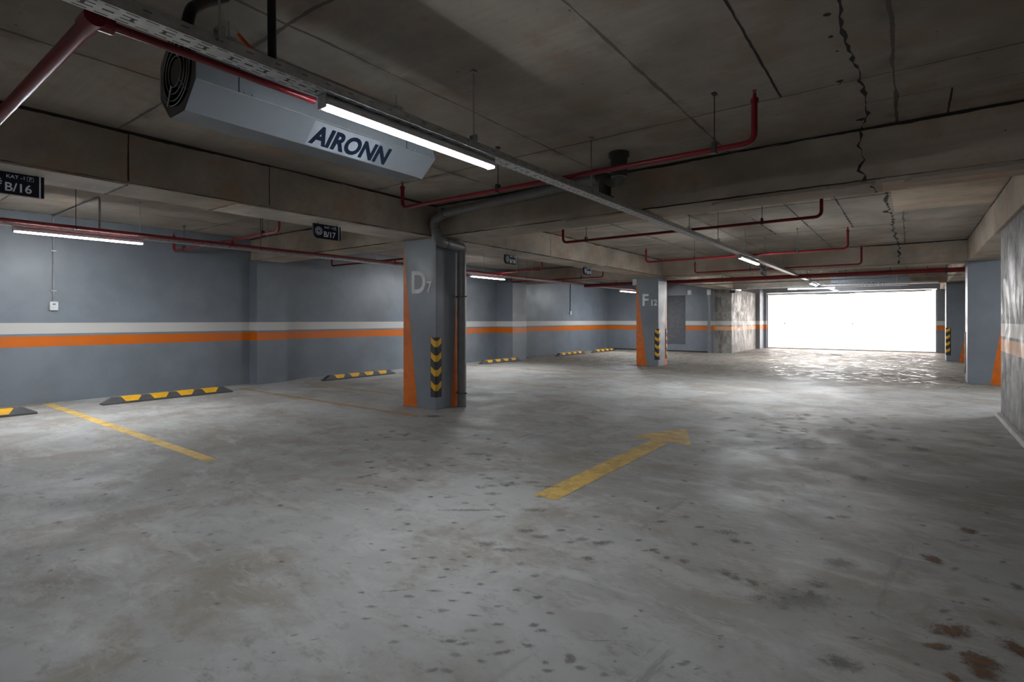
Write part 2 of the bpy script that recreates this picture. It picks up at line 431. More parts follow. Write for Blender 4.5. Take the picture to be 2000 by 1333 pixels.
M['palecon'] = concrete('pale_cast_concrete', (.62, .58, .52)); M['daylit_peach'] = concrete('daylit_concrete_tint', (.62, .51, .40))  # the warm one is concrete with daylight mixed into its colour
def seams():
    bm = B(); rnd = random.Random(21)
    def seam(p, q, nrm, wd, gap=.0):
        p, q = Vector(p), Vector(q); n = max(3, int((q-p).length/.05)); s = (q-p).cross(Vector(nrm)).normalized(); w_ = 1.0; prev = None
        for i in range(n+1):
            w_ = min(1.7, max(.25, w_+rnd.uniform(-.3, .3))); c = p+(q-p)*i/n+s*rnd.uniform(-.002, .002)
            a, b = bm.verts.new(c+s*wd*w_*.5), bm.verts.new(c-s*wd*w_*.5)
            if prev and rnd.random() > gap: bm.faces.new((prev[0], a, b, prev[1]))
            prev = (a, b)
    e = .0015
    for y in (5.05, 13.1, 20.0):
        for x0, x1 in ((XL, -5.6), (-5.05, .86)):
            seam((x0, y-.008, SLAB-e), (x1, y-.008, SLAB-e), (0, 0, 1), .022); seam((x0, y-e, SLAB-.008), (x1, y-e, SLAB-.008), (0, 1, 0), .02)
            seam((x0, y-e, BB+.008), (x1, y-e, BB+.008), (0, 1, 0), .009)
    for y0, y1 in ((-2.5, 5.05), (5.55, 13.1), (13.6, 20)):
        seam((-5.042, y0, SLAB-e), (-5.042, y1, SLAB-e), (0, 0, 1), .022); seam((-5.05+e, y0, SLAB-.008), (-5.05+e, y1, SLAB-.008), (1, 0, 0), .02)
        seam((-5.05+e, y0, BB+.008), (-5.05+e, y1, BB+.008), (1, 0, 0), .010)
        seam((.86-e, y0, SLAB-.008), (.86-e, y1, SLAB-.008), (1, 0, 0), .02)
        seam((XL+.008, y0, SLAB-e), (XL+.008, y1, SLAB-e), (0, 0, 1), .015, .3)
    for y, g in ((1.57, 0), (2.75, 0), (.8, .5), (10.06, 0), (10.3, 0), (7.86, .2)):
        seam((-5.05+e, y, BB+.02), (-5.05+e, y, SLAB-.01), (1, 0, 0), .010, g)
    for y in (1.57, 2.42, 6.4, 9.0): seam((-5.6, y, BB-.0085), (-5.05, y, BB-.0085), (0, 0, 1), .012)
    seam((-.3, 4.46, SLAB-e), (.86, 4.5, SLAB-e), (0, 0, 1), .006); seam((.22, 4.5, SLAB-e), (.22, 5.03, SLAB-e), (0, 0, 1), .008)
    seam((-.2, 5.85, SLAB-e*2), (.86, 5.86, SLAB-e*2), (0, 0, 1), .012, .2)
    seam((-.70, 1.0, SLAB-e), (-.705, 4.0, SLAB-e), (0, 0, 1), .009, .02)
    for y in (7.8, 10.35): seam((-5.0, y, SLAB-e*2.5), (-.25, y, SLAB-e*2.5), (0, 0, 1), .018, .1)
    for x in (-3.8, -2.58, -1.9, -1.32, -.75): seam((x, 5.6, SLAB-e*2.5), (x, 10.3, SLAB-e*2.5), (0, 0, 1), .016, .15)
    return obj('formwork_seam', bm, M['gap'], ce)
seams()
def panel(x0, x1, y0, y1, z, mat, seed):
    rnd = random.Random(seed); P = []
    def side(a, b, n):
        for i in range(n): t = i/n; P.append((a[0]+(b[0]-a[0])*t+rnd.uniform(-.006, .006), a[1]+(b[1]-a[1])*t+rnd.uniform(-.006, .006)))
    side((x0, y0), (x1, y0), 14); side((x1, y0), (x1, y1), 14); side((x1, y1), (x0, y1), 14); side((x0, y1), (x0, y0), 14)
    bm = B(); prism(bm, P, lambda u, v, w_: (u, v, w_), z, z+.003); return obj('pale_and_daylit_panel', bm, mat, ce)
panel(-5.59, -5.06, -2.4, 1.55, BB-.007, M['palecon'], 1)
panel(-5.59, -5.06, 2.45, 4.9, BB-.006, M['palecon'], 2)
panel(-2.3, -.80, 6.55, 7.78, SLAB-.002, M['daylit_peach'], 3)  # daylight on the slab, painted as a warm pale patch
panel(-.18, .85, 5.58, 9.2, SLAB-.002, M['daylit_peach'], 4)  # same painted daylight, right of the crack
panel(-.18, .85, 5.16, 5.54, BB-.002, M['daylit_peach'], 5)  # daylight bounced off the floor, painted onto the beam soffit

# ------------------------------------------------------------------ columns
def column(x0, x1, y0, y1, label, letters=None, tri=()):
    o = struct('column', [(x0, x1, y0, y1, 0, BB)], M['plain'], label, 'column', bevel=.006)
    for (face, a, b, base_w, apex) in tri:
        bm = B()
        if face == 'front':
            pts = [(a, 0.002), (b, 0.002), (a, apex)]
            prism(bm, pts, lambda u, v, q: (u, y0-q, v), 0, .0015)
        else:
            pts = [(a, 0.002), (b, 0.002), (a, apex)]
            prism(bm, pts, lambda u, v, q: (x1+q, u, v), 0, .0015)
        obj('painted_triangle', bm, M['orange'], o)
    if letters:
        big, small, bx, sx_, z = letters
        text('painted_letter', big, .43, M['lettering'], o, frame((bx, y0-.0015, z), (1, 0, 0), (0, 0, 1)), .001, .009, sx=.95)
        text('painted_number', small, .215, M['lettering'], o, frame((sx_, y0-.0015, z), (1, 0, 0), (0, 0, 1)), .001, .004, sx=.9)
    return o
colD = column(-5.69, -5.05, 5.05, 5.50, 'dark blue-grey column painted D7 with orange wedges', ('D', '7', -5.545, -5.235, 1.57),
       [('front', -5.69, -5.41, 0, 2.27), ('side', 5.50, 5.33, 0, 2.2)])
colF = column(-5.79, -5.19, 13.2, 13.8, 'blue-grey column painted F12 with an orange wedge', ('F', '12', -5.64, -5.41, 1.57),
       [('front', -5.79, -5.50, 0, 2.2), ('side', 13.8, 13.6, 0, 2.2)])
column(.86, 1.36, 13.1, 13.6, 'blue-grey column beside the blotchy wall end, orange wedge at its right foot', None, [('front', 1.36, 1.18, 0, 1.28)])
column(.84, 1.34, 20.0, 20.6, 'blue-grey column farthest right near the bright doorway', None, [('front', 1.34, 1.13, 0, 1.2)])
# stencil bridges of the D
# ------------------------------------------------------------------ corner guards
def guard(x, y, sx, sy, label):
    """corner at (x,y); guard wraps outward to sx,sy"""
    t = thing('corner_guard', label, 'corner guard', (x, y, .165), group='black and yellow corner guards')
    L, T = .10, .012
    prof = [(0, 0), (L, 0), (L, T*.5), (L-.012, T), (.028, T+.004), (.0, T+.004+.0), (-T*.2, T), (-T-.004, .0-.0), (-T, -.028), (-T, -L+.012), (-T*.5, -L), (0, -L)]
    # profile in (u along face A, v outward of face A); corner at the origin
    pr = [(0, 0), (-L, 0), (-L, -T*.5), (-L+.012, -T), (-.02, -T), (-.004, -T+.002), (T-.002, .004), (T, .02), (T, L-.012), (T*.5, L), (0, L)]
    fn = lambda u, v, q: (u*sx, -v*sy if False else v*(-sy), q)
    bm = B(); prism(bm, [(u, v) for u, v in pr], lambda u, v, q: (u*sx, v*-sy, q), 0, .80)
    obj('rubber_body', bm, M['black'], t)
    e = .0012
    for k in range(4):
        z = .085+k*.195; h = .085; dz = .05
        bm = B()
        # a chevron band: on each wing a parallelogram rising away from the corner, plus the corner flat
        for poly, off in (
            ([(-.085, -T-e), (-.022, -T-e)], None), ([(-.022, -T-e), (-.004, -T+.002-e)], None), ([(-.004, -T+.002-e), (T-.002+e, .004)], None),
            ([(T-.002+e, .004), (T+e, .02)], None), ([(T+e, .022), (T+e, .085)], None)):
            (u0, v0), (u1, v1) = poly
            def zz(u, v):
                dist = max(-u, v)-.03
                return dz*max(0, dist)/.055
            a0, a1 = zz(u0, v0), zz(u1, v1)
            V = [bm.verts.new((u0*sx, v0*-sy, z+a0)), bm.verts.new((u1*sx, v1*-sy, z+a1)), bm.verts.new((u1*sx, v1*-sy, z+h+a1)), bm.verts.new((u0*sx, v0*-sy, z+h+a0))]
            bm.faces.new(V)
        obj('yellow_chevron', bm, M['yellow'], t)
    return t
guard(-5.05, 5.05, 1, -1, 'black and yellow corner guard on the column painted D7')
guard(-5.19, 13.2, 1, -1, 'corner guard on the near corner of the column painted F12')
guard(-5.19, 13.8, 1, 1, 'corner guard on the far corner of the column painted F12')
guard(.86, 13.6, -1, 1, 'dark corner guard at the back edge of the right column beside the blotchy wall')
guard(.84, 20.0, -1, -1, 'corner guard on the column farthest right near the bright doorway')

# ------------------------------------------------------------------ wheel stops
def wheel_stop(x, y, label, length=1.78):
    t = thing('wheel_stop', label, 'wheel stop', (x, y, 0), group='black and yellow wheel stops along the left wall')
    w, h = .075, .095; L = length/2
    bm = B()
    sec = lambda yy, sc: [(w, yy, 0), (w, yy, .022), (w*.62*sc+w*.0, yy, h*sc), (-w*.62*sc, yy, h*sc), (-w, yy, .022), (-w, yy, 0)]
    S = [[(w, -L, 0), (w, -L, .018), (.03, -L, .024), (-.03, -L, .024), (-w, -L, .018), (-w, -L, 0)],
         sec(-L+.13, 1), sec(L-.13, 1),
         [(w, L, 0), (w, L, .018), (.03, L, .024), (-.03, L, .024), (-w, L, .018), (-w, L, 0)]]
    V = [[bm.verts.new(p) for p in s] for s in S]
    for a, b in zip(V, V[1:]):
        for k in range(6): bm.faces.new((a[k], a[(k+1) % 6], b[(k+1) % 6], b[k]))
    bm.faces.new(V[0][::-1]); bm.faces.new(V[-1])
    obj('rubber_body', bm, M['stopblack'], t, bevel=.005)
    for k in range(4):
        c = -L+.35+k*(length-.7)/3
        for s in (1,):
            bm = B()
            q = lambda f: (w+(w*.62-w)*f+.003, .022+(h-.022)*f+.002)
            (xa, za), (xb, zb) = q(.1), q(.97)
            P = [(xa, c-.075, za), (xa, c+.075, za), (xb, c+.125, zb), (xb, c-.125, zb)]
            A = [bm.verts.new(p) for p in P]; bm.faces.new(A)
            T_ = [bm.verts.new(p) for p in [(xb, c-.125, zb), (xb, c+.125, zb), (-w*.6, c+.125, h+.002), (-w*.6, c-.125, h+.002)]]; bm.faces.new(T_)
            obj('yellow_reflector', bm, M['yellow'], t)
    return t
wheel_stop(-8.98, .90, 'black and yellow wheel stop cut off by the left edge of the photo')
wheel_stop(-9.08, 3.39, 'black and yellow wheel stop right of the nearest yellow bay line')
wheel_stop(-9.22, 7.0, 'black and yellow wheel stop just left of the column painted D7')
wheel_stop(-9.25, 11.8, 'wheel stop just right of the D7 column, before the deep wall pier')
wheel_stop(-9.3, 15.75, 'second wheel stop from the far left corner of the garage')
wheel_stop(-9.25, 18.1, 'farthest wheel stop, nearest the corner of the far wall')

# ------------------------------------------------------------------ floor markings
def marking(name, pts, mat, label, cat, z=.0022):
    bm = B(); bm.faces.new([bm.verts.new((x, y, z)) for x, y in pts])
    return tag(obj(name, bm, mat), label, cat)
def bay(y, x0, x1, mat, label): return marking('bay_line', [(x0, y-.05), (x1, y-.05), (x1, y+.05), (x0, y+.05)], mat, label, 'floor marking')
bay(2.08, -9.85, -4.75, M['line'], 'bright yellow bay line nearest the camera')
bay(4.57, -9.3, -4.85, M['faint'], 'faded yellow bay line ending at the foot of column D7')
bay(5.69, -9.2, -6.4, M['faint'], 'faint bay line behind column D7, short and pinkish')
bay(8.04, -9.2, -4.85, M['faint'], 'faint bay line right of column D7')
bay(10.55, -9.2, -4.9, M['faint'], 'faint bay line farthest away, left of column F12')
marking('bay_line', [(-9.88, -2), (-9.80, -2), (-9.80, 2.1), (-9.88, 2.1)], M['faint'], 'faint yellow line at the foot of the left wall', 'floor marking', .0018)
marking('direction_arrow', [(-2.06, 2.99), (-1.88, 2.99), (-1.88, 5.09), (-1.66, 5.05), (-1.975, 5.83), (-2.30, 5.11), (-2.06, 5.09)], M['line'],
        'yellow painted arrow on the floor pointing to the doorway', 'floor marking')
marking('direction_arrow', [(-.74, 12.1), (-.5, 12.1), (-.45, 13.0), (-.66, 13.0)], M['tan'], 'worn tan remains of an arrow on the far floor', 'floor marking')

# floor stains: each at its own place
def stains():
    sets = {'stain': [], 'softstain': [], 'rust': []}
    def add(k, px, py, w, h, ang=0):
        x, y = floor_at(px, py); d = F*EYE/(py-HOR)
        wx = w/F*d/2; wd = h*d*d/(F*EYE)/2
        sets[k].append((x, y, wx*1.6, max(wd*1.25, wx*.16), ang))
    c6 = [(60,258,40,10),(65,287,30,8),(130,383,30,8),(355,430,30,8),(435,432,30,8),(240,563,30,12),(170,590,30,8),(255,597,30,8),(470,557,35,10),(510,587,25,8),
     (60,660,30,8),(120,690,35,12),(220,678,25,8),(275,730,40,10),(362,727,45,12),(460,738,45,8),(540,722,30,10),(148,751,35,8),(325,774,40,10),(430,784,35,10),
     (405,824,40,10),(522,768,30,8),(660,798,40,12),(595,858,38,12),(455,860,30,8),(530,899,50,12),(370,890,60,12),(175,890,85,12),(250,917,45,18),(15,898,30,12),
     (60,968,50,14),(460,938,50,12),(40,1025,50,12),(300,1020,35,14),(230,1062,50,16),(565,1010,60,10),(685,965,50,14),(875,922,45,18),(775,886,35,14),(415,988,50,20),
     (935,998,40,14),(678,1053,50,18),(548,1083,55,16),(855,1057,45,22),(893,1085,50,20),(175,1140,55,20),(440,1135,80,16),(520,1147,80,18),(690,1138,45,14),(828,1157,55,18),
     (700,1190,100,18),(475,1203,55,16),(600,1232,50,14),(355,1277,60,20),(430,1280,70,18),(1030,1220,45,60),(1085,1265,50,20),(1200,1300,40,24),(930,1280,50,20),(908,1240,30,20),
     (862,818,35,16),(1118,730,50,20),(785,797,10,8),(790,757,30,14),(820,594,80,16),(990,592,40,12),(1090,637,60,24),(1190,655,100,24),(1160,527,28,12),(1180,590,25,10),
     (1245,427,25,8),(1368,643,35,14),(1400,452,30,8),(1440,690,45,14),(1480,550,50,14),(1600,527,30,12),(1628,462,25,10),(1665,577,45,12),(1640,662,35,18),(1590,745,45,24),
     (1505,727,30,14),(1790,797,60,30),(1840,826,50,24),(1925,850,40,50),(1795,603,100,28),(1840,645,45,24),(1900,655,40,14),(1925,690,20,10)]
    for i, (x, y, w_, h_) in enumerate(c6): add('stain' if w_ >= 30 and i % 3 else 'softstain', 700+x/2.5, 800+y/2.5, w_/2.5, h_/2.5, random.uniform(-.25, .25))
    for x, y, w_, h_ in [(735,368,90,20),(640,340,60,14),(850,358,70,14),(655,415,75,16),(650,375,60,14),(860,495,110,22),(540,495,260,12),(690,527,60,12),(925,380,120,12),(890,428,50,12),
                   (625,662,110,26),(740,690,150,24),(880,625,100,22),(1190,1135,130,10),(1035,652,50,12),(570,220,120,12),(365,35,90,14)]:
        add('softstain' if y != 35 else 'stain', 700+x/2.5, 800+y/2.5, w_/2.5, h_/2.5)
    for x, y, w_, h_ in [(1055,533,40,16),(1010,633,12,8),(1710,643,45,10),(1770,670,16,12),(1660,780,50,12),(1900,748,30,12),(1000,860,90,34),(955,905,60,34),(1815,932,30,16),
                   (1610,988,60,16),(1640,1030,40,12),(1970,870,40,44),(1120,1245,130,80),(1480,1250,22,16),(1490,195,80,30),(1360,150,60,18),(1200,335,80,32),(1175,1120,60,14),(1720,382,12,8),(1845,180,20,10),(1880,140,40,6)]:
        add('stain', 1200+x/2.5, 800+y/2.5, w_/2.5, h_/2.5, random.uniform(-.3, .3))
    for x, y, w_, h_ in [(1115,528,60,20),(835,975,50,24),(1100,755,130,50),(1850,1050,60,36),(1210,250,90,80),(900,930,300,110),(1220,170,160,60),(700,920,90,30)]:
        add('softstain', 1200+x/2.5, 800+y/2.5, w_/2.5, h_/2.5)
    for x, y, w_, h_ in [(1730,595,60,34),(1555,735,60,50),(1640,1085,170,70),(1575,1160,110,36),(1780,1230,140,100),(1810,1290,110,80),(1970,1180,90,120),(1655,1315,60,50)]:
        add('rust', 1200+x/2.5, 800+y/2.5, w_/2.5, h_/2.5)
    rnd = random.Random(5)
    for _ in range(95): add('stain' if rnd.random() < .5 else 'softstain', rnd.gauss(1590, 90), rnd.uniform(808, 880), rnd.uniform(8, 24), rnd.uniform(2, 4))
    for _ in range(55): add('softstain', rnd.uniform(700, 1020), rnd.uniform(840, 1000), rnd.uniform(7, 16), rnd.uniform(2, 4), rnd.uniform(-.4, .4))
    for _ in range(35): add('softstain', rnd.uniform(20, 700), rnd.uniform(930, 1320), rnd.uniform(5, 16), rnd.uniform(2, 6), rnd.uniform(-.4, .4))
    for _ in range(60): add('stain' if rnd.random() < .4 else 'softstain', rnd.uniform(1200, 1990), rnd.uniform(880, 1320), rnd.uniform(4, 16), rnd.uniform(2, 6), rnd.uniform(-.4, .4))
    i = 0
    for k, L in sets.items():
        bm = B(); uv = bm.loops.layers.uv.new('UVMap')
        for (x, y, a, b, ang) in L:
            i += 1; z = .0026+i*.000004
            r = Vector((CS*math.cos(ang)-(-SN)*math.sin(ang)*-1, SN*math.cos(ang)+CS*math.sin(ang))).normalized() if False else Vector((CS, SN)).normalized()
            r = Matrix.Rotation(ang, 2) @ r; f = Vector((-r.y, r.x))
            C4 = [(-1, -1), (1, -1), (1, 1), (-1, 1)]
            V = [bm.verts.new((x+r.x*a*u+f.x*b*v, y+r.y*a*u+f.y*b*v, z)) for u, v in C4]
            fc = bm.faces.new(V)
            for lp, c in zip(fc.loops, C4): lp[uv].uv = c
        o = obj({'stain': 'dark_scuff', 'softstain': 'faint_scuff', 'rust': 'rust_stain'}[k], bm, M[k], fl); o['kind'] = 'stuff'
stains()

# ------------------------------------------------------------------ cable trays and their hangers
def tray(name_label, x=None, y=None, a=0, b=1, z=2.25, rods=(), width=.10, bracket=True):
    """x given: runs along Y; y given: runs along X"""
    alongx = y is not None
    t = thing('cable_tray', name_label, 'cable tray', (a if alongx else x, y if alongx else a, z), -math.pi/2 if alongx else 0)
    L = b-a; w = width/2; h = .045
    bm = B(); box(bm, -w, w, 0, L, 0, .002); box(bm, -w, -w+.002, 0, L, .002, h); box(bm, w-.002, w, 0, L, .002, h)
    obj('perforated_channel', bm, M['tray'], t)
    for r in rods:
        bm = B(); q = r-a
        cyl(bm, (w-.0, q, h-.02), (w-.0, q, SLAB-z), .0045, 6); box(bm, w-.016, w+.016, q-.016, q+.016, SLAB-z-.012, SLAB-z)
        if bracket:
            for (x0, x1, z0, z1) in ((w-.022, w-.019, h-.01, h+.03), (w+.019, w+.022, h-.01, h+.03), (w-.022, w+.022, h+.028, h+.031)): box(bm, x0, x1, q-.012, q+.012, z0, z1)
        obj('hanger_rod', bm, M['steel'], t)
    return t
tray('perforated steel cable tray carrying the big lamp overhead', x=-2.18, a=-6.9, b=23.4, z=2.25, rods=[.96+1.49*k for k in range(-4, 3)]+[6.4, 7.6, 9.1, 10.6, 12.1, 14.6, 16.1, 17.6])
tray('perforated steel cable tray over the left parking bays', x=-8.0, a=-6.9, b=19.7, z=2.245, rods=[.6, 2.6, 4.3, 6.4, 8.0, 9.5, 11.5, 14.4, 16.2, 18], bracket=False)
tray('short cross tray with a lamp, before the cross beam nearest the doorway', y=18.25, a=-4.2, b=.6, z=2.20, rods=[-4, -.3], bracket=False)
tray('short cross tray with a lamp, closest to the doorway', y=23.1, a=-4.6, b=.6, z=2.20, rods=[-4.2, -.3], bracket=False)
# cables lying in the main tray
bm = B()
for k in range(4): tube(bm, [(-2.21+.02*k, -6.9, 2.262), (-2.205+.019*k, 6, 2.262+.002*k), (-2.2+.016*k, 23.3, 2.262)], .007, 6)
tag(obj('cable_bundle', bm, M['hose']), 'black cables lying in the long overhead tray', 'cable')

# ------------------------------------------------------------------ lamps
def make_lamp(lit):
    t = thing('tube_lamp', '', 'lamp', group='tube lamps under the cable trays')
    L = .62; w = .032
    bm = B(); pr = [(-w, .0), (-w, .03), (-.018, .05), (.018, .05), (w, .03), (w, .0)]
    prism(bm, pr, lambda u, v, q: (u, q, v), -L, L); obj('housing', bm, M['whiteplastic'], t, bevel=.002)
    bm = B(); n = 10
    pr = [(-w+.002, .001)]+[((-w+.001)*math.cos(math.pi*k/n), -.016*math.sin(math.pi*k/n)) for k in range(n+1)]+[(w-.002, .001)]
    prism(bm, pr, lambda u, v, q: (u, q, v), -L+.012, L-.012); obj('diffuser', bm, lit, t, smooth=True)
    for a_ in (-L-.006, L): boxo('end_cap', (-w, w, a_, a_+.006, -.015, .05), M['whiteplastic'], t, .002)
    return t
def copy_tree(o, parent=None):
    c = o.copy(); COL.objects.link(c); c.parent = parent
    for ch in list(o.children): copy_tree(ch, c)
    return c
protos = [None]*4
for x, y, z, rz, lab in (
    (-2.19, 2.07, 2.199, 0, 'large bright tube lamp overhead beside the jet fan'),
    (-2.19, 9.63, 2.199, 0, 'second bright tube lamp along the main overhead tray'),
    (-2.19, 17.1, 2.199, 0, 'small tube lamp on the main tray before the first crosswise lamp'),
    (-2.19, -5.5, 2.199, 0, 'added unseen tube lamp on the main tray behind the camera'),  # out of view, added to light the near floor
    (-8.0, 2.02, 2.194, 0, 'long bright tube lamp at far left, under the left tray'),
    (-8.0, 9.72, 2.194, 0, 'tube lamp seen just right of column D7'),
    (-8.0, 17.5, 2.194, 0, 'tube lamp seen just left of column F12'),
    (-8.0, -5.6, 2.194, 0, 'added unseen tube lamp on the left tray behind the camera'),  # also added out of view for more floor light
    (2.6, 10.8, 2.45, 0, 'added unseen tube lamp in the side bay behind the blotchy wall'),  # added out of view to brighten the right-hand columns and floor
    (-2.4, 18.25, 2.15, math.pi/2, 'crosswise tube lamp above the top edge of the doorway, the nearer one'),
    (-2.25, 23.1, 2.15, math.pi/2, 'crosswise tube lamp closest to the doorway')):
    kind = 3 if y < 0 else 0 if 'large' in lab else 2 if x < -5 else 1
    if protos[kind] is None: protos[kind] = o = make_lamp(M['lit'][kind])
    else: o = copy_tree(protos[kind])
    o.location = (x, y, z); o.rotation_euler = (0, 0, rz); o['label'] = lab
    if x > 1:
        for s in (-.4, .4):
            bm = B(); cyl(bm, (0, s, .05), (0, s, SLAB-z), .004, 6); obj('hanger_rod', bm, M['darksteel'], o)

# ------------------------------------------------------------------ sprinkler pipework
def clampring(bm, p, r): box(bm, p[0]-.012, p[0]+.012, p[1]-r-.006, p[1]+r+.006, p[2]-r-.006, p[2]+r+.03)
def branch(y, x0, x1, z, label, rods=(), top0=2.56, top1=2.62, r=.019, capl=True, capr=True):
    t = thing('sprinkler_pipe', label, 'sprinkler pipe', (0, 0, 0), group='red sprinkler branch pipes')
    bm = B(); tube(bm, [(x0, y, top0), (x0, y, z), (x1, y, z), (x1, y, top1)], r, 12, .07)
    obj('pipe', bm, M['red'], t, smooth=True)
    for x, tp, c in ((x0, top0, capl), (x1, top1, capr)):
        if not c: continue
        bm = B(); cyl(bm, (x, y, tp-.03), (x, y, tp), r+.006, 8); cyl(bm, (x, y, tp), (x, y, tp+.035), .009, 8)
        for s in (-1, 1): cyl(bm, (x+s*.012, y, tp+.0), (x+s*.004, y, tp+.05), .003, 6)
        cyl(bm, (x, y, tp+.05), (x, y, tp+.053), .014, 10)
        obj('sprinkler_head', bm, M['red'], t)
    for x in rods:
        bm = B(); cyl(bm, (x, y, z+r), (x, y, SLAB), .004, 6); box(bm, x-.014, x+.014, y-.02, y+.02, SLAB-.012, SLAB)
        clampring(bm, (x, y, z), r); obj('hanger_rod', bm, M['darksteel'], t)
    return t
branch(3.66, -4.14, -.80, 2.34, 'red sprinkler pipe crossing above the big lamp tray, nearest the camera', (-1.05, -2.9))
branch(6.79, -4.14, -.79, 2.35, 'second red sprinkler pipe, just beyond the first crossing beam', (-1.4, -3.75), 2.58, 2.62)
branch(9.9, -4.14, -.79, 2.33, 'third red sprinkler pipe, midway between the crossing beams', (-1.5, -3.2), 2.56, 2.62)
branch(12.85, -4.14, -.79, 2.33, 'fourth red sprinkler pipe, against the beam level with column F12', (-2.9,), 2.56, 2.66)
branch(3.69, -9.79, -6.54, 2.345, 'red sprinkler pipe over the bay with the nearest whole wheel stop', (-9.4, -6.95), 2.6, 2.6)
branch(6.7, -9.79, -6.54, 2.34, 'red sprinkler pipe over the bay just left of column D7', (-7.2,), 2.47, 2.56)
branch(9.82, -9.6, -6.54, 2.30, 'red sprinkler pipe over the bay right of column D7', (-7.2,), 2.4, 2.5)
branch(12.75, -9.6, -6.54, 2.34, 'red sprinkler pipe by the deep wall pier', (-7.2,), 2.46, 2.5)
def pipe(name, path, r, mat, label, cat, bend=.06, n=12, group=None):
    bm = B(); tube(bm, path, r, n, bend); return tag(obj(name, bm, mat, smooth=True), label, cat, group)
# mains
t = thing('sprinkler_main', 'red pipe main running along the long tray and turning left overhead', 'sprinkler pipe')
bm = B(); tube(bm, [(-9.9, .617, 2.272), (-2.335, .617, 2.272)], .027, 16, .05); obj('pipe', bm, M['red'], t, smooth=True)
bm = B(); tube(bm, [(-2.335, .60, 2.274), (-2.335, 1.50, 2.274)], .016, 12, .05); obj('pipe', bm, M['red'], t, smooth=True)
bm = B(); cyl(bm, (-2.40, .617, 2.272), (-2.30, .617, 2.272), .034, 16); cyl(bm, (-2.335, .60, 2.272), (-2.335, .68, 2.272), .03, 14); obj('elbow_fitting', bm, M['red'], t, smooth=True)
t = thing('sprinkler_main', 'red pipe main running above the left parking bay tray', 'sprinkler pipe')
bm = B(); tube(bm, [(-7.78, -6.9, 2.276), (-7.78, 19.6, 2.276)], .021, 14); obj('pipe', bm, M['red'], t, smooth=True)
for y in (3.69, 6.7, 9.82, 12.75):
    bm = B(); cyl(bm, (-7.78, y-.05, 2.272), (-7.78, y+.05, 2.272), .026, 12); cyl(bm, (-7.78, y, 2.27), (-7.78, y, 2.33), .022, 10); obj('tee_fitting', bm, M['red'], t, smooth=True)
for y in (1.9, 4.1, 7.4, 11, 15):
    bm = B(); cyl(bm, (-7.78, y, 2.29), (-7.78, y, SLAB), .004, 6); cyl(bm, (-7.78, y-.012, 2.268), (-7.78, y+.012, 2.276), .023, 12); obj('hanger_rod', bm, M['darksteel'], t)
t = thing('sprinkler_main', 'thick red pipe crossing the garage beyond column F12', 'sprinkler pipe')
bm = B(); tube(bm, [(-7.95, 14.3, 2.237), (5.9, 14.3, 2.237)], .05, 16); obj('pipe', bm, M['red'], t, smooth=True)
for x in (-6.9, -3.9, -1.95, -.35, .6):
    bm = B(); cyl(bm, (x, 14.3, 2.23), (x, 14.3, SLAB), .006, 6); cyl(bm, (x-.015, 14.3, 2.237), (x+.015, 14.3, 2.237), .055, 14); obj('hanger_rod', bm, M['darksteel'], t)
t = thing('conduit', 'thin pale conduit just under the thick red pipe', 'conduit')
bm = B(); tube(bm, [(-4.9, 14.6, 2.15), (.86, 14.6, 2.15)], .012, 10); obj('tube', bm, M['conduit'], t, smooth=True)
for x in (-4.5, -2.9, -1.2, .3):
    bm = B(); cyl(bm, (x, 14.6, 2.15), (x, 14.6, SLAB), .004, 6); obj('hanger_rod', bm, M['darksteel'], t)

# ------------------------------------------------------------------ grey drain pipe at column D7
t = thing('drain_pipe', 'grey plastic drain pipe running down the side of column D7', 'drain pipe')
R_ = .062; px_, py_ = -4.955, 5.45
bm = B(); tube(bm, [(px_, py_, 0), (px_, py_, 2.16)], R_, 20); obj('down_pipe', bm, M['pvc'], t, smooth=True)
bm = B(); tube(bm, [(px_, py_, 2.12), (px_, py_, 2.20), (-4.90, 4.93, 2.22), (-4.93, 4.87, 2.50), (-4.72, 4.87, 2.555)], R_+.003, 20, .10); obj('swan_neck', bm, M['pvc'], t, smooth=True)
bm = B(); tube(bm, [(-4.75, 4.87, 2.55), (-3.30, 4.87, 2.61), (-2.5, 4.80, 2.63)], R_-.008, 20, .2); obj('sloping_pipe', bm, M['pvc'], t, smooth=True)
for z in (.19, 1.52):
    bm = B(); ring(bm, (px_, py_, z), (0, 0, 1), R_+.003, .005, 24, 6); box(bm, px_+R_, px_+R_+.03, py_-.008, py_+.008, z-.008, z+.008); box(bm, -5.05, px_-R_, py_-.01, py_+.01, z-.01, z+.01); obj('pipe_clip', bm, M['darksteel'], t)
for c, ax in (((-4.955, 5.45, 2.13), (0, 0, 1)), ((-4.91, 5.10, 2.215), (.1, 1, 0)), ((-4.90, 4.90, 2.36), (0, 0, 1)), ((-4.74, 4.87, 2.552), (1, 0, .05))):
    bm = B(); ring(bm, c, ax, R_+.002, .007, 24, 6); obj('socket_ring', bm, M['pvc'], t, smooth=True)
t = thing('pipe_fitting', 'dark pipe fitting under the slab where the drain starts', 'pipe fitting')
bm = B(); cyl(bm, (-2.12, 4.45, 2.5), (-2.12, 4.45, SLAB), .075, 18); cyl(bm, (-2.12, 4.45, 2.68), (-2.12, 4.45, SLAB), .092, 18); obj('socket', bm, M['darkpvc'], t, smooth=True)
bm = B(); tube(bm, [(-2.12, 4.45, 2.55), (-2.2, 4.6, 2.50), (-2.5, 4.8, 2.63)], .06, 16, .08); obj('bend', bm, M['darkpvc'], t, smooth=True)
bm = B(); cyl(bm, (-2.40, 4.72, 2.40), (-2.40, 4.72, 2.60), .06, 16); box(bm, -2.47, -2.33, 4.66, 4.78, 2.38, 2.41); obj('trap', bm, M['darkpvc'], t, smooth=True)

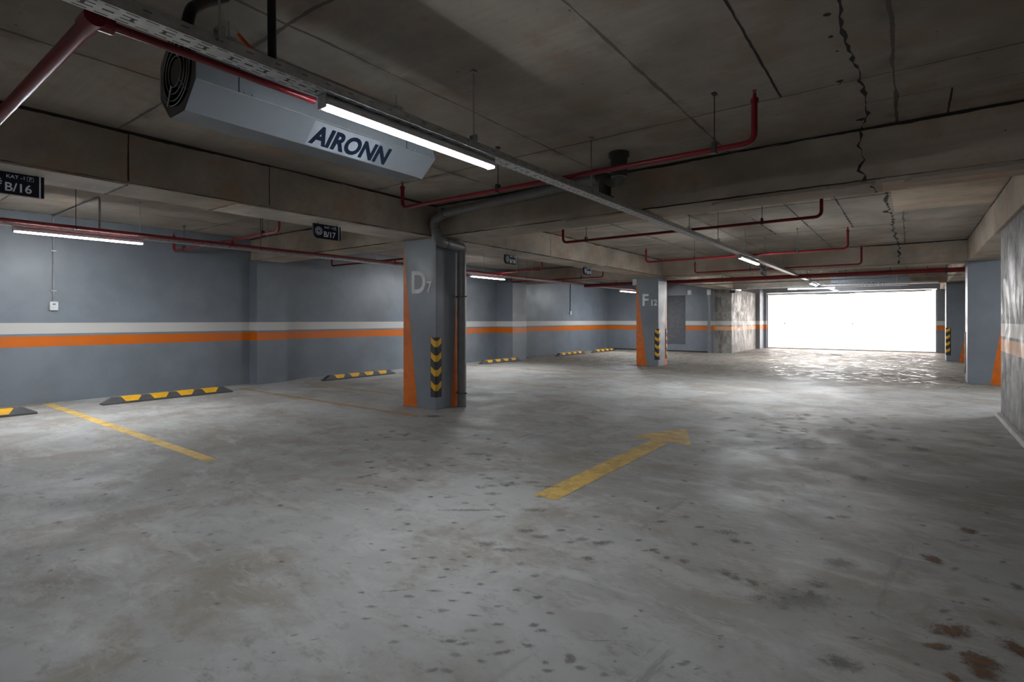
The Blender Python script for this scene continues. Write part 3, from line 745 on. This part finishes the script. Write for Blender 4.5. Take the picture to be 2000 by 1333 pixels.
# ------------------------------------------------------------------ jet fans
def jet_fan(label, x, y, z, rz, length, R=.205):
    t = thing('jet_fan', label, 'fan', (x, y, z), rz, 'octagonal sheet-metal jet fans')
    c = math.tan(math.pi/8)*R
    octo = [(R, c*1.02), (c, R), (-c, R), (-R, c), (-R, -c), (-c, -R), (c, -R), (R, -c)]
    bm = B(); A = [bm.verts.new((u, 0, v)) for u, v in octo]; Bq = [bm.verts.new((u, length-(0 if v < 0 else .0), v)) for u, v in octo]
    for i in range(8): bm.faces.new((A[i], A[(i+1) % 8], Bq[(i+1) % 8], Bq[i]))
    casing = obj('casing', bm, M['sheet'], t)
    sm = casing.modifiers.new('thick', 'SOLIDIFY'); sm.thickness = .004; sm.offset = -1
    ri = R*.80
    for yy, nm in ((0.0, 'inlet_plate'), (length, 'outlet_plate')):
        bm = B(); n = 40
        inner = [bm.verts.new((ri*math.cos(2*math.pi*k/n), yy, ri*math.sin(2*math.pi*k/n))) for k in range(n)]
        def edge(th):
            m_ = 1e9
            for j in range(8):
                a = math.pi/4*j; cc = math.cos(th-a)
                if cc > 1e-6: m_ = min(m_, R/cc)
            return m_
        outer = [bm.verts.new((edge(2*math.pi*k/n)*math.cos(2*math.pi*k/n), yy, edge(2*math.pi*k/n)*math.sin(2*math.pi*k/n))) for k in range(n)]
        for k in range(n): bm.faces.new((inner[k], inner[(k+1) % n], outer[(k+1) % n], outer[k]))
        obj(nm, bm, M['greycase'], t)
    bm = B(); n = 32
    for s in range(n):
        a, b = 2*math.pi*s/n, 2*math.pi*(s+1)/n
        bm.faces.new([bm.verts.new(p) for p in ((ri*math.cos(a), 0, ri*math.sin(a)), (ri*math.cos(b), 0, ri*math.sin(b)), (ri*math.cos(b), length, ri*math.sin(b)), (ri*math.cos(a), length, ri*math.sin(a)))])
    obj('inner_duct', bm, M['void'], t)
    bm = B(); cyl(bm, (0, -.006, 0), (0, .35, 0), R*.32, 24); obj('motor_hub', bm, M['greycase'], t, smooth=True)
    for k in range(6):
        a = k*math.pi/3; bm = B(); d = Vector((math.cos(a), 0, math.sin(a))); q = Vector((-math.sin(a), 0, math.cos(a)))
        P = [d*R*.28+q*.03+Vector((0, .14, 0)), d*ri*.96+q*.045+Vector((0, .12, 0)), d*ri*.96-q*.035+Vector((0, .2, 0)), d*R*.28-q*.03+Vector((0, .21, 0))]
        V = [bm.verts.new(p) for p in P]; bm.faces.new(V); ob = obj('fan_blade', bm, M['void'], t)
    bm = B()
    for rr in (.36, .52, .68, .80): ring(bm, (0, -.012, 0), (0, 1, 0), R*rr, .0022, 36, 6)
    for a in (1.1, 1.1+math.pi, -.75): cyl(bm, (R*.34*math.cos(a), -.013, R*.34*math.sin(a)), (R*.84*math.cos(a), -.013, R*.84*math.sin(a)), .0065 if a > 0 else .003, 6)
    obj('inlet_grille', bm, M['steel'], t, smooth=True)
    # deflector at the outlet
    bm = B(); V = [bm.verts.new(p) for p in ((R, length, c*.2), (R, length, -c), (c, length, -R), (c, length+.03, -R-.006), (R+.002, length+.045, -c))]; bm.faces.new(V); obj('deflector', bm, M['sheet'], t)
    for yy in (.20, length-.22):
        bm = B(); box(bm, R, R+.0025, yy-.0025, yy+.0025, -c, c)
        obj('sheet_seam', bm, M['darksteel'], t)
        bm = B()
        for dy in (.03, .07): cyl(bm, (R, yy+dy, -c+.012), (R+.006, yy+dy, -c+.012), .0045, 8)
        obj('screw', bm, M['steel'], t)
        bm = B(); cyl(bm, (-R*.5, yy, R), (-R*.5, yy, SLAB-z), .005, 6); cyl(bm, (R*.5, yy, R), (R*.5, yy, SLAB-z), .005, 6); box(bm, -R*.7, R*.7, yy-.02, yy+.02, R, R+.012); obj('hanging_bracket', bm, M['steel'], t)
    bm = B(); box(bm, R, R+.0022, 0, length, c*.18, c*.18+.003); box(bm, R-.001, R+.003, 0, length, -c-.0015, -c+.003); obj('folded_edge', bm, M['steel'], t)
    # sticker on the lower near slant: from (R,-c) to (c,-R)
    dn = Vector((c-R, 0, -R+c)).normalized(); nrm = Vector((1, 0, -1)).normalized()
    o0 = Vector((R, 0, -c)); hgt = (Vector((c, 0, -R))-o0).length
    s0 = length*.415+.0; sl = .46; h0 = hgt*.04
    bm = B(); V = [bm.verts.new(o0+dn*q+nrm*.001+Vector((0, s0+p, 0))) for p, q in ((0, h0), (sl, h0), (sl, hgt-h0*1), (0, hgt-h0))]; bm.faces.new(V); obj('sticker', bm, M['labelwhite'], t)
    o1 = o0+dn*(hgt*.84)+nrm*.002+Vector((0, s0+.02, 0))
    text('lettering', 'AIRONN', hgt*.92, M['navy'], t, frame(o1, (0, 1, 0), -dn), .0006, .0062, .0, sx=.90)
    return t
jet_fan('octagonal silver jet fan lettered AIRONN beside the big lamp', -2.88, 1.10, 2.415, 0, 1.52)
jet_fan('distant jet fan hanging crosswise above the bright doorway', -1.97, 19.35, 2.425, -math.pi/2, 1.93)

# hoses and cable at the near end of the big tray
pipe('black_hose', [(-2.18, 1.2, 2.28), (-2.185, 1.2, 2.5), (-2.17, 1.19, 2.72)], .018, M['hose'], 'upright black hose dropping from the slab into the tray', 'hose')
pipe('black_hose', [(-2.18, .86, 2.27), (-2.19, .88, 2.38), (-2.32, .98, 2.50), (-2.60, 1.20, 2.73)], .021, M['hose'], 'curved black hose bending from the tray up to the slab', 'hose', .12)
t = thing('cut_cable', 'short orange cable end sticking up from the tray', 'cable')
bm = B(); tube(bm, [(-2.18, 1.16, 2.28), (-2.20, 1.14, 2.315), (-2.25, 1.09, 2.395)], .0075, 8, .03); obj('sheath', bm, M['orangecable'], t, smooth=True)
bm = B(); cyl(bm, (-2.25, 1.09, 2.395), (-2.256, 1.085, 2.41), .0065, 8); obj('bare_end', bm, M['whiteplastic'], t)

# ------------------------------------------------------------------ hanging signs
def sign(x, y0, y1, z0, z1, code, label, face=1, light=False):
    t = thing('hanging_sign', label, 'sign', (x, y0, z0), group='small bay number signs')
    W, H = y1-y0, z1-z0
    pr = [(0, .06), (.01, .03), (.035, .007), (.065, 0), (W, 0), (W, H), (0, H)]
    bm = B(); prism(bm, pr, lambda u, v, q: (q, u, v), -.014, .014)
    obj('board', bm, M['signblack'], t, bevel=.002)
    bm = B(); box(bm, .014, .018, W-.03, W-.022, 0, H); obj('edge_stripe', bm, M['signwhite'], t)
    e = .0158
    fr = lambda u, v: frame((e, u, v), (0, 1, 0), (0, 0, 1))
    text('lettering', code, .088, M['signwhite'], t, fr(.125, .022), .0006, .0012, sx=.95)
    text('lettering', 'KAT -1', .034, M['signwhite'], t, fr(.135, .118), .0006, .0003, sx=1.05)
    text('lettering', 'P', .032, M['signwhite'], t, fr(.262, .118), .0006, .0003)
    bm = B()
    for (a, b, c_, d) in ((.250, .288, .112, .114), (.250, .288, .142, .144), (.250, .252, .112, .144), (.286, .288, .112, .144)): box(bm, .0145, .0162, a, b, c_, d)
    obj('parking_mark', bm, M['signwhite'], t)
    # round branching emblem
    bm = B(); cx, cz = .066, .080; rnd = random.Random(2)
    for k in range(16):
        a = 2*math.pi*k/16
        for r0, r1, wd in ((.012, .026, .0022), (.030, .047, .0042)):
            a2 = a+(.1 if r0 > .02 else 0); d = (math.cos(a2), math.sin(a2)); q = (-d[1], d[0])
            P = [(cx+d[0]*r0+q[0]*wd*.4, cz+d[1]*r0+q[1]*wd*.4), (cx+d[0]*r1+q[0]*wd, cz+d[1]*r1+q[1]*wd), (cx+d[0]*r1-q[0]*wd, cz+d[1]*r1-q[1]*wd), (cx+d[0]*r0-q[0]*wd*.4, cz+d[1]*r0-q[1]*wd*.4)]
            prism(bm, P, lambda u, v, w_: (w_, u, v), .0145, .0158)
    obj('round_emblem', bm, M['signwhite'], t)
    bm = B()
    for u in (.06, W-.045): cyl(bm, (0, u, H), (0, u, max(H+.01, (BB if x < -4 else 2.25)-z0)), .003, 6)
    obj('hanging_wire', bm, M['darksteel'], t)
    return t
sign(-5.3, .75, 1.10, 2.125, 2.285, 'B/16', 'dark sign reading KAT -1 P and B/16, cut by the left edge')
sign(-5.3, 3.385, 3.735, 2.115, 2.275, 'B/17', 'dark sign reading B/17 under the long beam')
sign(-5.3, 6.86, 7.19, 2.12, 2.27, 'B/18', 'dark sign under the long beam just right of column D7')
sign(-5.3, 9.48, 9.81, 2.12, 2.27, 'B/19', 'dim sign under the long beam midway between columns D7 and F12')
sign(-2.19, 10.55, 10.9, 2.03, 2.19, 'B/20', 'small dark sign hanging from the main tray past the second lamp')

# ------------------------------------------------------------------ wall sensors, conduits and small boxes
def sensor(x, y, z, label, conduit_path, s=1.0):
    t = thing('wall_sensor', label, 'sensor', (x, y, z))
    bm = B(); box(bm, 0, .045, -.05*s, .05*s, -.065*s, .065*s); b = obj('box', bm, M['whiteplastic'], t, bevel=.012)
    bm = B(); box(bm, .0445, .047, -.018*s, .018*s, .02*s, .032*s); obj('sensor_window', bm, M['void'], t)
    return t
sensor(-9.95, 2.17, 1.40, 'small white box on the left wall with a dark slot', None)
t = thing('conduit', 'grey conduit from the ceiling down to the white box on the left wall', 'conduit')
bm = B(); tube(bm, [(-9.935, 2.17, 1.465), (-9.935, 2.17, 2.70), (-7.93, 2.17, 2.70), (-7.93, 2.17, 2.29)], .012, 10, .05); obj('tube', bm, M['conduit'], t, smooth=True)
for z in (1.62, 2.2):
    bm = B(); box(bm, -9.95, -9.918, 2.17-.03, 2.17+.03, z-.006, z+.006); obj('clip', bm, M['steel'], t)
sensor(-9.95, 16.8, 1.45, 'tiny white box on the left wall far beyond column D7', None)
pipe('conduit', [(-9.935, 16.8, 1.515), (-9.935, 16.8, 2.70)], .012, M['darksteel'], 'dark conduit running down the far part of the left wall', 'conduit')
def wbox(x, y, z, label, sx=.12, sy=.08, sz=.16):
    t = thing('junction_box', label, 'junction box', (x, y, z))
    boxo('cover', (-sx/2, sx/2, -sy/2, sy/2, -sz/2, sz/2), M['whiteplastic'], t, .006); boxo('base', (-sx*.4, sx*.4, -sy*.4, sy*.4, sz/2, sz/2+.02), M['conduit'], t)
    bm = B(); cyl(bm, (0, 0, sz/2), (0, 0, SLAB-z), .009, 8); obj('stem', bm, M['conduit'], t)
wbox(-5.86, 13.28, 2.20, 'white box at the top left of column F12')
wbox(-6.48, 19.5, 2.20, 'white box under the beam left of the far grey pipe')
wbox(-5.83, 19.66, 2.19, 'white box on top of the far grey pipe', .12, .1, .18)
pipe('waste_pipe', [(-5.83, 19.68, 0), (-5.83, 19.68, 2.1)], .05, M['pvc'], 'tall grey pipe standing against the far wall', 'pipe', n=16)
# floodlight by the exit wall
t = thing('floodlight', 'small spotlight fixed above the pale exit wall', 'light', (-5.05, 19.85, 2.2))
boxo('body', (-.1, .08, -.1, 0.0, -.05, .05), M['darksteel'], t, .01)
bm = B(); cyl(bm, (.12, -.06, 0), (.16, -.14, -.01), .05, 14); obj('lens', bm, M['whiteplastic'], t, smooth=True)
bm = B(); tube(bm, [(-.08, -.06, .03), (-.02, -.08, .12), (.06, -.04, .16)], .008, 8, .05); cyl(bm, (0, 0, 0), (0, .16, .06), .012, 8); obj('cable', bm, M['conduit'], t, smooth=True)
# drain in the far floor
t = thing('floor_drain', 'small dark oval drain in the bright floor before the doorway', 'drain', (*floor_at(1633, 694), 0))
bm = B(); cyl(bm, (0, 0, .0), (0, 0, .006), .17, 20); obj('cover', bm, M['void'], t)
bm = B(); ring(bm, (0, 0, .004), (0, 0, 1), .165, .008, 24, 6); obj('rim', bm, M['gap'], t)

# ------------------------------------------------------------------ the doorway with its thin sheet
d = struct('door_2', [(-4.88, .77, YD+.14, YD+.146, .03, 2.30)], M['curtain'], 'bright white translucent door sheet filling the doorway', 'door')
boxo('bottom_seal', (-4.88, .77, YD+.12, YD+.16, 0, .03), M['darksteel'], d)
boxo('roller_rail', (-4.8, .45, YD-.02, YD+.06, 2.235, 2.265), M['darksteel'], d)
for s in (-4.87, .74): boxo('side_rail', (s, s+.03, YD+.11, YD+.18, 0, 2.3), M['conduit'], d)
for x in (-4.2, -1.8):
    bm = B(); cyl(bm, (x, YD+.10, 1.045), (x, YD+.14, 1.045), .032, 14); obj('grommet', bm, M['conduit'], d, smooth=True)
# dark pull cord box etc. left out where the photo shows nothing clear
